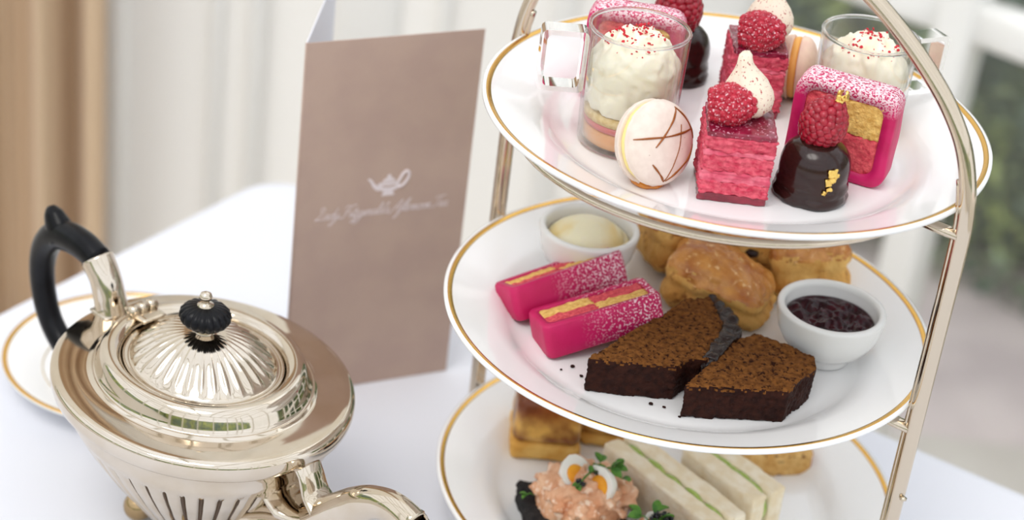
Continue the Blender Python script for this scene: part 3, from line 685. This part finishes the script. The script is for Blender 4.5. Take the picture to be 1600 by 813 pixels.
# ---- glass mugs and the trifles inside
MR, MRB = .0263, .0247
def glass_mug(label, loc, az, MHt):
    g = thing('glass_mug', label, 'glass mug', loc, (0, 0, az), 'small square handled glass mugs')
    wl = .0017
    prof = [(.0004, .0004), (.020, .0002), (MRB-.001, .0004), (MRB, .0016), (MRB+.0008, .02), (MR, MHt-.001), (MR-.0003, MHt-.0002), (MR-.0009, MHt), (MR-wl+.0001, MHt-.0004), (MR-wl, MHt-.0014), (MRB+.0008-wl, .02), (MRB-wl, .0034), (MRB-wl-.002, .0024), (.0004, .0021)]
    obj('glass_wall', lathe(prof, 96), M_thin, g)
    obj('rim_bead', tube([((MR-.0008)*math.cos(2*PI*k/64), (MR-.0008)*math.sin(2*PI*k/64), MHt-.0003) for k in range(64)], .0011, 8, 1, closed=True), M_glass, g)
    # square loop handle of flat glass
    x0, x1, z0, z1 = MR-.0006, MR+.0235, MHt-.0365, MHt-.0030; tk = .0028; hw = .0055
    O = rr_outline(x1-x0, z1-z0, .003, 3); n = len(O); cx = (x0+x1)/2
    V, F = [], []
    sx = (x1-x0-2*tk)/(x1-x0); sz = (z1-z0-2*tk)/(z1-z0); hz_ = (z1-z0)/2
    for k, y in ((1, -hw), (1, hw), (0, hw), (0, -hw)):
        for x, z in O:
            if k: V.append((cx+x, y, z0+z))
            else: V.append((cx+x*sx, y, z0+hz_+(z-hz_)*sz))
    for j in range(4):
        for i in range(n): a = j*n+i; b = j*n+(i+1) % n; c = ((j+1) % 4)*n; F.append((a, b, c+(i+1) % n, c+i))
    V = [v for v in V]
    obj('handle', (V, F), M_glass, g, sharp=40)
    return g
def cream_heap(rin, z0, seed):
    """swirled cream filling with a bumpy top, touching the glass"""
    V, F = [], []; nr, nt_ = 22, 72
    def top(r, t):
        p = Vector((math.cos(t)*r*90, math.sin(t)*r*90, seed))
        return z0-.0065+.0150*max(0, 1-(r/rin)**2)**.8+.0060*(1-2*abs(noise.noise(p*1.3)))*max(.3, 1-(r/rin)**3)-.003+.0020*noise.noise(p*3.1)
    for j in range(nr+1):
        r = rin*j/nr
        for i in range(nt_): t = 2*PI*i/nt_; V.append((r*math.cos(t), r*math.sin(t), top(r, t)))
    for j in range(nr):
        for i in range(nt_): a = j*nt_+i; b = j*nt_+(i+1) % nt_; F.append((a, a+nt_, b+nt_, b))
    base = len(V)
    for i in range(nt_): t = 2*PI*i/nt_; V.append((rin*math.cos(t), rin*math.sin(t), .0195))
    for i in range(nt_): a = nr*nt_+i; b = nr*nt_+(i+1) % nt_; F.append((a, base+i, base+(i+1) % nt_, b))
    F.append(tuple(range(base, base+nt_)))
    return V, F, top
def trifle(label, loc, seed, ztop, group='trifles in the glass mugs'):
    g = thing('trifle', label, 'dessert', loc, (0, 0, seed), group)
    ri = MRB-.0019
    obj('honey_jelly', lathe([(.0004, .0025), (ri-.0024, .0026), (ri-.0006, .0040), (ri-.0002, .0115), (.0004, .0125)], 72), pm('amber_jelly', (246, 176, 108), rough=.2, sss=.3, ssr=(.008, .004, .002)), g)
    obj('rose_jelly', lathe([(.0004, .0126), (ri-.0001, .0126), (ri+.0002, .0158), (.0004, .0162)], 72), pm('rose_jelly', (224, 120, 120), rough=.25, sss=.3, ssr=(.008, .004, .003)), g)
    obj('sponge_layer', lathe([(.0004, .0163), (ri+.0002, .0162), (ri+.0003, .0210), (.0004, .0215)], 72), pm('pale_sponge', (240, 214, 160), rough=.8, col2=(222, 188, 120), ns=300, bump=.6, bs=300, bd=.001), g)
    V, F, top = cream_heap(MRB+.0008-.0019, ztop, seed)
    V = [(x*(1+.022*max(0, (z-.02)/.035)), y*(1+.022*max(0, (z-.02)/.035)), z+.0018) for x, y, z in V]
    V, F = remesh((V, F), .0012, 0); V, F = rough_up(([Vector(v) for v in V], F), (.0022, 130, 'pit'), (.0014, 240, 'pit'), seed=seed)
    c = obj('whipped_cream', (V, F), M_crm, g)
    parts = []
    for _ in range(120):
        r = .017*random.random(); t = random.uniform(0, 2*PI); s = random.choice([.00035, .0005, .0007, .0010])
        vf = ico(s, 1, (1, random.uniform(.6, 1.6), .6)); parts.append(xf(vf, (r*math.cos(t), r*math.sin(t), top(r, t)+.0020), (random.random(), random.random(), random.random()*6)))
    o = obj('berry_crumbs', join(*parts), pm('freeze_dried_berry', (206, 40, 56), rough=.7), c); o['kind'] = 'stuff'
    return g
glass_mug('square handled glass mug at the left of the top tier', (-.0490, -.0050, PZT), R(186), .0645)
trifle('cream trifle layered in the left glass mug', (-.0490, -.0050, PZT), 1.3, .0525)
glass_mug('square handled glass mug at the right back of the top tier', (.0755, .0455, PZT+.0008), R(30), .0555)
trifle('cream trifle in the glass mug behind the sugared battenberg', (.0755, .0455, PZT+.0008), 4.1, .0445)

# ================================================================ middle tier
def split(vf, pred):
    """two meshes out of one, by a test on each face's centre and normal"""
    me = mesh(vf); A, B = [], []
    for p in me.polygons: (A if pred(p.center, p.normal) else B).append(tuple(p.vertices))
    V = [v.co.copy() for v in me.vertices]; bpy.data.meshes.remove(me)
    def sub(F):
        ids = {}; 
        for f in F:
            for i in f: ids.setdefault(i, len(ids))
        return [V[i] for i in ids], [tuple(ids[i] for i in f) for f in F]
    return sub(A), sub(B)

# ---- ramekins
def ramekin(label, loc, k, h):
    g = thing('ramekin', label, 'ramekin', loc, group='small white sauce pots on the middle tier')
    p = [(.0004, .0006), (.0125, .0006), (.0140, .0002), (.0146, .0010), (.0146, .0035), (.0152, .0050), (.0190, .0078), (.0235, .0125), (.0268, .0190), (.0284, .0255), (.0291, .0315), (.0293, .0328), (.0288, .0340), (.0276, .0345), (.0262, .0342), (.0252, .0332), (.0250, .0310), (.0240, .0230), (.0205, .0140), (.0130, .0085), (.0004, .0075)]
    obj('bowl', lathe([(r*k, z*h) for r, z in p], 96), M_china2, g)
    return g
M_china2 = pm('white_stoneware', (236, 235, 232), rough=.16, coat=.2)
JP = (.0770, -.0050, PZM); CP = (-.0575, .0500, PZM)
ramekin('white footed pot of dark jam on the middle tier', JP, 1.02, .96)
ramekin('white pot of yellow clotted cream on the middle tier', CP, .985, .99)
def pool(rad, z, amp, sc, seed, dome=0, n=30, m=72):
    V, F = [(0, 0, z+dome)], []
    for j in range(1, n+1):
        r = rad*j/n
        for i in range(m):
            t = 2*PI*i/m; p = Vector((r*math.cos(t), r*math.sin(t), 0)); e = min(1, (1-j/n)*5)
            d = noise.noise(p*sc+Vector((seed, 0, 0)))+.5*noise.noise(p*sc*2.3+Vector((0, seed, 0)))
            V.append((p.x, p.y, z+dome*(1-(j/n)**2)+amp*d*e))
    for i in range(m): F.append((0, 1+i, 1+(i+1) % m))
    for j in range(n-1):
        for i in range(m): a = 1+j*m+i; b = 1+j*m+(i+1) % m; F.append((a, a+m, b+m, b))
    b0 = len(V); V += [(rad*.8*math.cos(2*PI*i/m), rad*.8*math.sin(2*PI*i/m), z-.010) for i in range(m)]
    for i in range(m): a = 1+(n-1)*m+i; b = 1+(n-1)*m+(i+1) % m; F.append((a, b0+i, b0+(i+1) % m, b))
    F.append(tuple(range(b0, b0+m))); return V, F
o = obj('jam', pool(.0243, .0250, .0034, 150, 3), pm('dark_cherry_jam', (38, 4, 14), rough=.06, col2=(60, 8, 20), ns=150, spec=.32)); o.location = JP
tag(o, 'glossy dark cherry jam filling the footed pot', 'jam')
V, F = pool(.0238, .0262, .0010, 60, 8, dome=.0120)
V = [(x, y, z-.55*max(0, (x*.8-y*.6)-.006) if z > .029 else z) for x, y, z in V]
o = obj('clotted_cream', (V, F), pm('clotted_cream', (252, 242, 208), rough=.4, sss=.2, ssr=(.006, .005, .002), col2=(244, 218, 150), ns=40, bump=.2, bs=120)); o.location = CP
tag(o, 'smooth mound of pale yellow clotted cream in the pot', 'cream')

# ---- scones
def scone(label, sx, sy, sz, loc, rot, seed, raisins=0, slope=0):
    g = thing('scone', label, 'scone', loc, rot, 'golden scones on the middle tier')
    V, F = rbox(-sx/2, sx/2, -sy/2, sy/2, 0, sz, .0105, 30)
    W = []
    for v in V:
        u = v.z/sz; k = 1-.05*math.exp(-((u-.50)/.08)**2)+.05*math.exp(-((u-.25)/.18)**2)
        z = v.z+(.006*(1-(2*v.x/sx)**2)*(1-(2*v.y/sy)**2) if u > .6 else 0)
        W.append(Vector((v.x*k, v.y*k, z*(1-slope*v.x/sx))))
    vf = rough_up((W, F), (.0017, 40), (.0012, 130), (.0008, 330), seed=seed, floor=0)
    top, side = split(vf, lambda c, n: c.z > (sz*.70+.003*noise.noise(c*90))*(1-slope*c.x/sx) and n.z > .12)
    obj('glazed_top', top, M_scone_top, g); obj('crumb_side', side, M_scone, g)
    rng = random.Random(seed)
    for i in range(raisins):
        a = R(-150+120*i/(max(1, raisins-1))); 
        obj('raisin', rough_up(ico(.0032, 2, (1.3, .9, .8), (sx*.49*math.cos(a), sy*.50*math.sin(a), sz*rng.uniform(.25, .45))), (.0007, 500)), pm('raisin', (40, 22, 20), rough=.4), g)
    return g
scone('large glazed golden scone in front of the other scones', .0600, .0430, .0285, (.0195, .0360, PZM), (0, 0, R(-18)), 2, slope=.5)
scone('golden scone beside the clotted cream pot', .0440, .0420, .0400, (-.0045, .0800, PZM), (0, R(4), R(20)), 6)
scone('golden scone at the right behind the jam pot', .0480, .0400, .0370, (.0705, .0700, PZM+.0012), (R(0), R(-4), R(12)), 11)
scone('raisin scone at the very back between two golden scones', .0500, .0320, .0280, (.0350, .0740, PZM+.0150), (R(6), R(4), R(4)), 17, 5)

# ---- ginger cake slices
def ginger(label, poly, t, loc, rot, seed, sticky=None):
    cx = sum(p[0] for p in poly)/len(poly); cy = sum(p[1] for p in poly)/len(poly)
    g = thing('ginger_cake_slice', label, 'cake slice', (cx, cy, loc), rot, 'dark ginger cake slices on the middle tier')
    vf = remesh(prism([(x-cx, y-cy) for x, y in poly], 0, t), .00105, 3)
    vf = rough_up(vf, (.0009, 110), (.0013, 420, 'pit'), (.0005, 900), seed=seed, floor=0)
    top, side = split(vf, lambda c, n: c.z > t*.86 and n.z > .2)
    obj('crumb_face', top, M_gcake, g); obj('crust', side, M_gcrust, g)
    if sticky:
        o = obj('sticky_top', rough_up(remesh(prism([(x-cx, y-cy) for x, y in sticky], .001, t+.0012), .0011, 3), (.0016, 200), (.0006, 600), seed=3), pm('sticky_syrup', (30, 13, 11), rough=.12, spec=.6, bump=.8, bs=350, bd=.0015), g)
    return g
ginger('dark ginger cake slice with sticky end leaning between battenberg and scone',
       [(-0.0542, -0.07), (-0.031, -0.0695), (-0.0067, -0.0675), (-0.0006, -0.0574), (0.0115, -0.0564), (0.0261, -0.0268), (0.0234, -0.0075), (0.0134, 0.0107), (-0.0014, 0.0036), (-0.0101, -0.0091), (-0.0337, -0.041)], .0215, PZM, (0, 0, 0), 1,
       [(0.0055, -0.0574), (0.013, -0.0576), (0.0283, -0.0273), (0.0256, -0.0075), (0.0144, 0.0112), (0.0114, 0.0087), (0.0164, -0.0085), (0.0186, -0.0238)])
ginger('dark ginger cake slice lying flat in front of the jam pot',
       [(-0.0036, -0.0834), (0.0233, -0.0797), (0.051, -0.0764), (0.0548, -0.0688), (0.0673, -0.0499), (0.0674, -0.0384), (0.0512, -0.0286), (0.0359, -0.0224), (0.0251, -0.0315), (0.0106, -0.0574)], .0205, PZM, (0, 0, 0), 7)
parts = []
for x, y, s in [(-.018, -.0745, .0011), (-.011, -.0760, .0009), (-.0550, -.0560, .0010), (-.0600, -.0480, .0012), (-.0030, -.0830, .0008), (-.066, -.0520, .0007)]:
    parts.append(rough_up(ico(s, 1, (1.2, .9, .8), (x, y, PZM+s*.7)), (.0004, 700)))
o = obj('cake_crumbs', join(*parts), M_gcrust); tag(o, 'few dark cake crumbs scattered on the middle plate', 'crumbs', kind='stuff')

# ================================================================ lowest tier
M_bri = pm('brioche_crumb', (236, 190, 104), rough=.7, col2=(216, 158, 70), ns=90, bump=.4, bs=160, bd=.0012)
M_brit = pm('brioche_crust', (150, 78, 26), rough=.38, col2=(120, 56, 18), ns=50, bump=.3, bs=120, coat=.2, grad=((0, 0, 1), .036, .022, (232, 180, 92)))
def brioche(label, sx, sy, sz, loc, rz, seed):
    g = thing('brioche_bun', label, 'bun', loc, (0, 0, rz), 'small filled brioche buns')
    vf = rough_up(rbox(-sx/2, sx/2, -sy/2, sy/2, 0, sz*.30, .004, 14), (.0010, 80), (.0004, 300), seed=seed, floor=0)
    obj('bun_base', vf, M_bri, g)
    V, F = rbox(-sx*.495, sx*.495, -sy*.495, sy*.495, sz*.29, sz, .006, 22)
    V = [Vector((v.x*(1-.10*((v.z/sz-.29)/.71)), v.y*(1-.10*((v.z/sz-.29)/.71)), v.z+.004*(1-(2*v.x/sx)**2)*max(0, v.z/sz-.4))) for v in V]
    obj('bun_top', rough_up((V, F), (.0007, 70), (.0003, 300), seed=seed+3), M_brit, g)
    return g
brioche('brown topped brioche bun at the left of the lowest tier', .0420, .0400, .0410, (-.0665, .0490, PZB), R(3), 4)
brioche('pale brioche bun peeping out beside the brown topped one', .0300, .0320, .0260, (-.0300, .0680, PZB), R(0), 9)

# ---- cucumber finger sandwiches
M_bread = pm('white_bread', (250, 238, 214), rough=.9, col2=(240, 222, 188), ns=120, bump=.5, bs=350, bd=.001)
M_cuc = pm('cucumber', (190, 206, 120), rough=.4, col2=(150, 180, 76), ns=160, bump=.2, bs=300)
def sandwich(label, L, loc, rz, seed):
    g = thing('finger_sandwich', label, 'sandwich', loc, (0, 0, rz), 'cucumber finger sandwiches on the lowest tier')
    for sg in (-1, 1):
        vf = rbox(-L/2, L/2, min(sg*.0016, sg*.0135), max(sg*.0016, sg*.0135), 0, .030, .0018, 26)
        obj('bread_slice', rough_up(vf, (.0008, 130), (.0004, 420), seed=seed+sg, floor=0), M_bread, g)
    for i in range(5):
        vf = xf(lathe([(.0004, -.0013), (.0125, -.0013), (.0130, -.0008), (.0130, .0008), (.0125, .0013), (.0004, .0013)], 28), rot=(R(90), 0, 0))
        o = obj('cucumber_slice', rough_up(vf, (.0004, 200), seed=i), M_cuc, g); o.location = (-L/2+.014+(L-.028)*i/4, (.0004 if i % 2 else -.0004), .0165); o.scale = (1.02, 1, 1.02)
    return g
sandwich('cucumber finger sandwich beside the salmon toast', .0930, (.0085, -.0110, PZB), R(-48), 3)
sandwich('cucumber finger sandwich nearer the right of the lowest plate', .0600, (.0435, .0065, PZB), R(-48), 8)
g = thing('bread_slice', 'brown crusted bread slice behind the finger sandwiches', 'bread', (.0640, .0640, PZB), (0, 0, R(8)))
vf = rough_up(remesh(prism([(-.034, -.020), (-.010, -.023), (.018, -.019), (.030, -.016), (.032, .010), (.026, .022), (-.028, .022), (-.035, .004)], 0, .0155), .0012, 2), (.0012, 110), (.0008, 380, 'pit'), seed=2, floor=0)
a, b = split(vf, lambda c, n: n.x > .5 or n.y > .6 or n.x < -.7)
obj('crust', a, pm('bread_crust', (196, 128, 52), rough=.7, col2=(160, 92, 34), ns=90, bump=.5, bs=250), g)
obj('crumb', b, pm('toasted_crumb', (226, 186, 120), rough=.85, col2=(204, 154, 84), ns=110, bump=.9, bs=300, bd=.0015, col3=(120, 76, 36), ns3=320, ramp3=(.64, .72)), g)

# ---- salmon toasts on black bread
M_black_bread = pm('black_bread', (38, 34, 34), rough=.85, col2=(22, 20, 20), ns=220, bump=1, bs=320, bd=.0018)
M_salmon = pm('salmon_flakes', (234, 188, 152), rough=.6, col2=(216, 150, 108), ns=90, ramp=(.36, .66), col3=(246, 216, 190), ns3=200, ramp3=(.56, .68), bump=.6, bs=260, bd=.0015)
M_eggw = pm('egg_white', (246, 242, 232), rough=.3, sss=.2)
M_yolk = pm('egg_yolk', (242, 166, 34), rough=.5, col2=(232, 148, 22), ns=150, bump=.2, bs=300)
M_cress = pm('cress_leaf', (62, 112, 36), rough=.45, col2=(92, 140, 50), ns=200)
M_cav = pm('black_caviar', (16, 18, 26), rough=.15, coat=.6)
def salmon_heap(rx, ry, h, seed, n):
    rng = random.Random(seed); parts = [ico(1, 3, (rx*.92, ry*.92, h), (0, 0, 0))]
    for _ in range(n):
        t = rng.uniform(0, 2*PI); u = rng.random()**.6; r = u*.96; z = h*math.sqrt(max(0, 1-r*r*.9))*.92
        parts.append(xf(rbox(-.0055, .0055, -.0030, .0030, -.0018, .0018, .0010, 2), (rx*r*math.cos(t), ry*r*math.sin(t), z), (rng.uniform(-.8, .8), rng.uniform(-.8, .8), rng.uniform(0, 6)), (rng.uniform(.6, 1.2),)*3))
    V, F = remesh(join(*parts), .0011, 1)
    return rough_up(([Vector((v.x, v.y, max(v.z, 0))) for v in V], F), (.0014, 160), (.0007, 450), seed=seed)
def leaf_mesh(L=.0036, W=.0023):
    V, F = [], []
    for i in range(7):
        u = i/6; w_ = W*math.sin(PI*min(1, u*.92+.06))**.8
        for k, s in enumerate((-1, 0, 1)): V.append((L*2*u, w_*s, .0008*(s*s)+.0012*math.sin(u*3)))
    for i in range(6):
        for k in (0, 1): a = i*3+k; F.append((a, a+1, a+4, a+3))
    n = len(V); V += [(x, y, z-.00025) for x, y, z in V]; F += [tuple(n+i for i in f[::-1]) for f in F]
    return V, F
LEAF = mesh(leaf_mesh(), 'leaf')
def sprig(par, base, dirs, seed):
    rng = random.Random(seed)
    for (dx, dy, dz, L) in dirs:
        e = Vector(base)+Vector((dx, dy, dz))
        obj('stem', tube([base, (Vector(base)+e)/2+Vector((0, 0, .0012)), e], .00035, 6, 4), M_cress, par)
        for k in (-1, 1):
            o = link('leaf', LEAF, M_cress, par); o.location = e; o.scale = (L, L, L)
            o.rotation_euler = (rng.uniform(-.5, .5), rng.uniform(-.5, .3), math.atan2(dy, dx)+k*.55)
def caviar(par, c, n, rad, seed):
    rng = random.Random(seed); parts = []
    for _ in range(n):
        v = Vector((rng.gauss(0, 1), rng.gauss(0, 1), abs(rng.gauss(0, .6)))).normalized()*rad*rng.random()**.4
        parts.append(ico(.0009, 1, loc=Vector(c)+v))
    o = obj('caviar', join(*parts), M_cav, par); o['kind'] = 'stuff'
def egg_half(par, loc, rot, s=1):
    V, F = lathe([(.0004, -.0085), (.0040, -.0080), (.0072, -.0055), (.0086, -.0020), (.0084, .0030), (.0062, .0075), (.0030, .0096), (.0004, .0100)], 32)
    V = [(x, max(y, 0) if y < 0 else y, z) for x, y, z in V]        # cut along its length
    e = obj('egg_half', (V, F), M_eggw, par, sharp=50); e.location = loc; e.rotation_euler = rot; e.scale = (s, s, s)
    obj('yolk', ico(.0052, 3, (1, .35, 1.05), (0, -.0001, -.0008)), M_yolk, e)
g = thing('salmon_toast', 'black bread toast heaped with flaked salmon, quail egg and cress', 'canape', (-.0435, -.0260, PZB), (0, 0, R(12)), 'salmon toasts on black bread')
obj('black_bread', rough_up(rbox(-.0330, .0250, -.0310, .0230, 0, .0140, .0025, 24), (.0018, 120), (.0010, 400), seed=2, floor=0), M_black_bread, g)
o = obj('flaked_salmon', salmon_heap(.0290, .0255, .0240, 5, 120), M_salmon, g); o.location = (.0005, -.001, .0125)
egg_half(g, (-.0050, -.0010, .0362), (R(-62), R(28), R(-6)), 1.15)
egg_half(g, (.0060, -.0100, .0345), (R(-70), R(-70), R(8)), 1.2)
caviar(g, (-.0045, -.0110, .0360), 40, .0030, 3); caviar(g, (.0060, -.0030, .0382), 50, .0036, 4)
sprig(g, (-.0050, -.0115, .0366), [(.0060, .0050, .0040, .7), (.0100, .0090, .0030, .9), (-.0020, -.0040, .0010, .8)], 1)
sprig(g, (.0080, -.0020, .0384), [(.0060, -.0020, .0030, 1.1), (.0090, .0010, .0020, 1.0), (.0010, .0060, .0020, .9), (.0120, -.0060, -.0010, .8)], 2)
sprig(g, (-.0270, .0030, .0180), [(-.0040, -.0010, .0010, .6)], 5)
g = thing('salmon_toast', 'second salmon toast with caviar at the bottom edge of the picture', 'canape', (-.0010, -.0620, PZB), (0, 0, R(-14)), 'salmon toasts on black bread')
obj('black_bread', rough_up(rbox(-.0180, .0180, -.0220, .0200, 0, .0130, .0025, 22), (.0018, 120), (.0010, 400), seed=8, floor=0), M_black_bread, g)
o = obj('flaked_salmon', salmon_heap(.0190, .0190, .0170, 9, 70), M_salmon, g); o.location = (0, 0, .0110)
caviar(g, (.0000, .0090, .0278), 170, .0068, 6)
sprig(g, (-.0070, .0080, .0275), [(.0020, .0040, .0030, 1.2), (-.0050, -.0010, .0030, 1.2), (.0060, -.0020, .0040, 1.2)], 7)
sprig(g, (.0110, .0080, .0245), [(.0050, .0020, .0030, 1.0), (.0020, -.0050, .0030, 1.1)], 8)
egg_half(g, (-.0050, .0110, .0260), (R(-60), R(20), R(30)), .6)
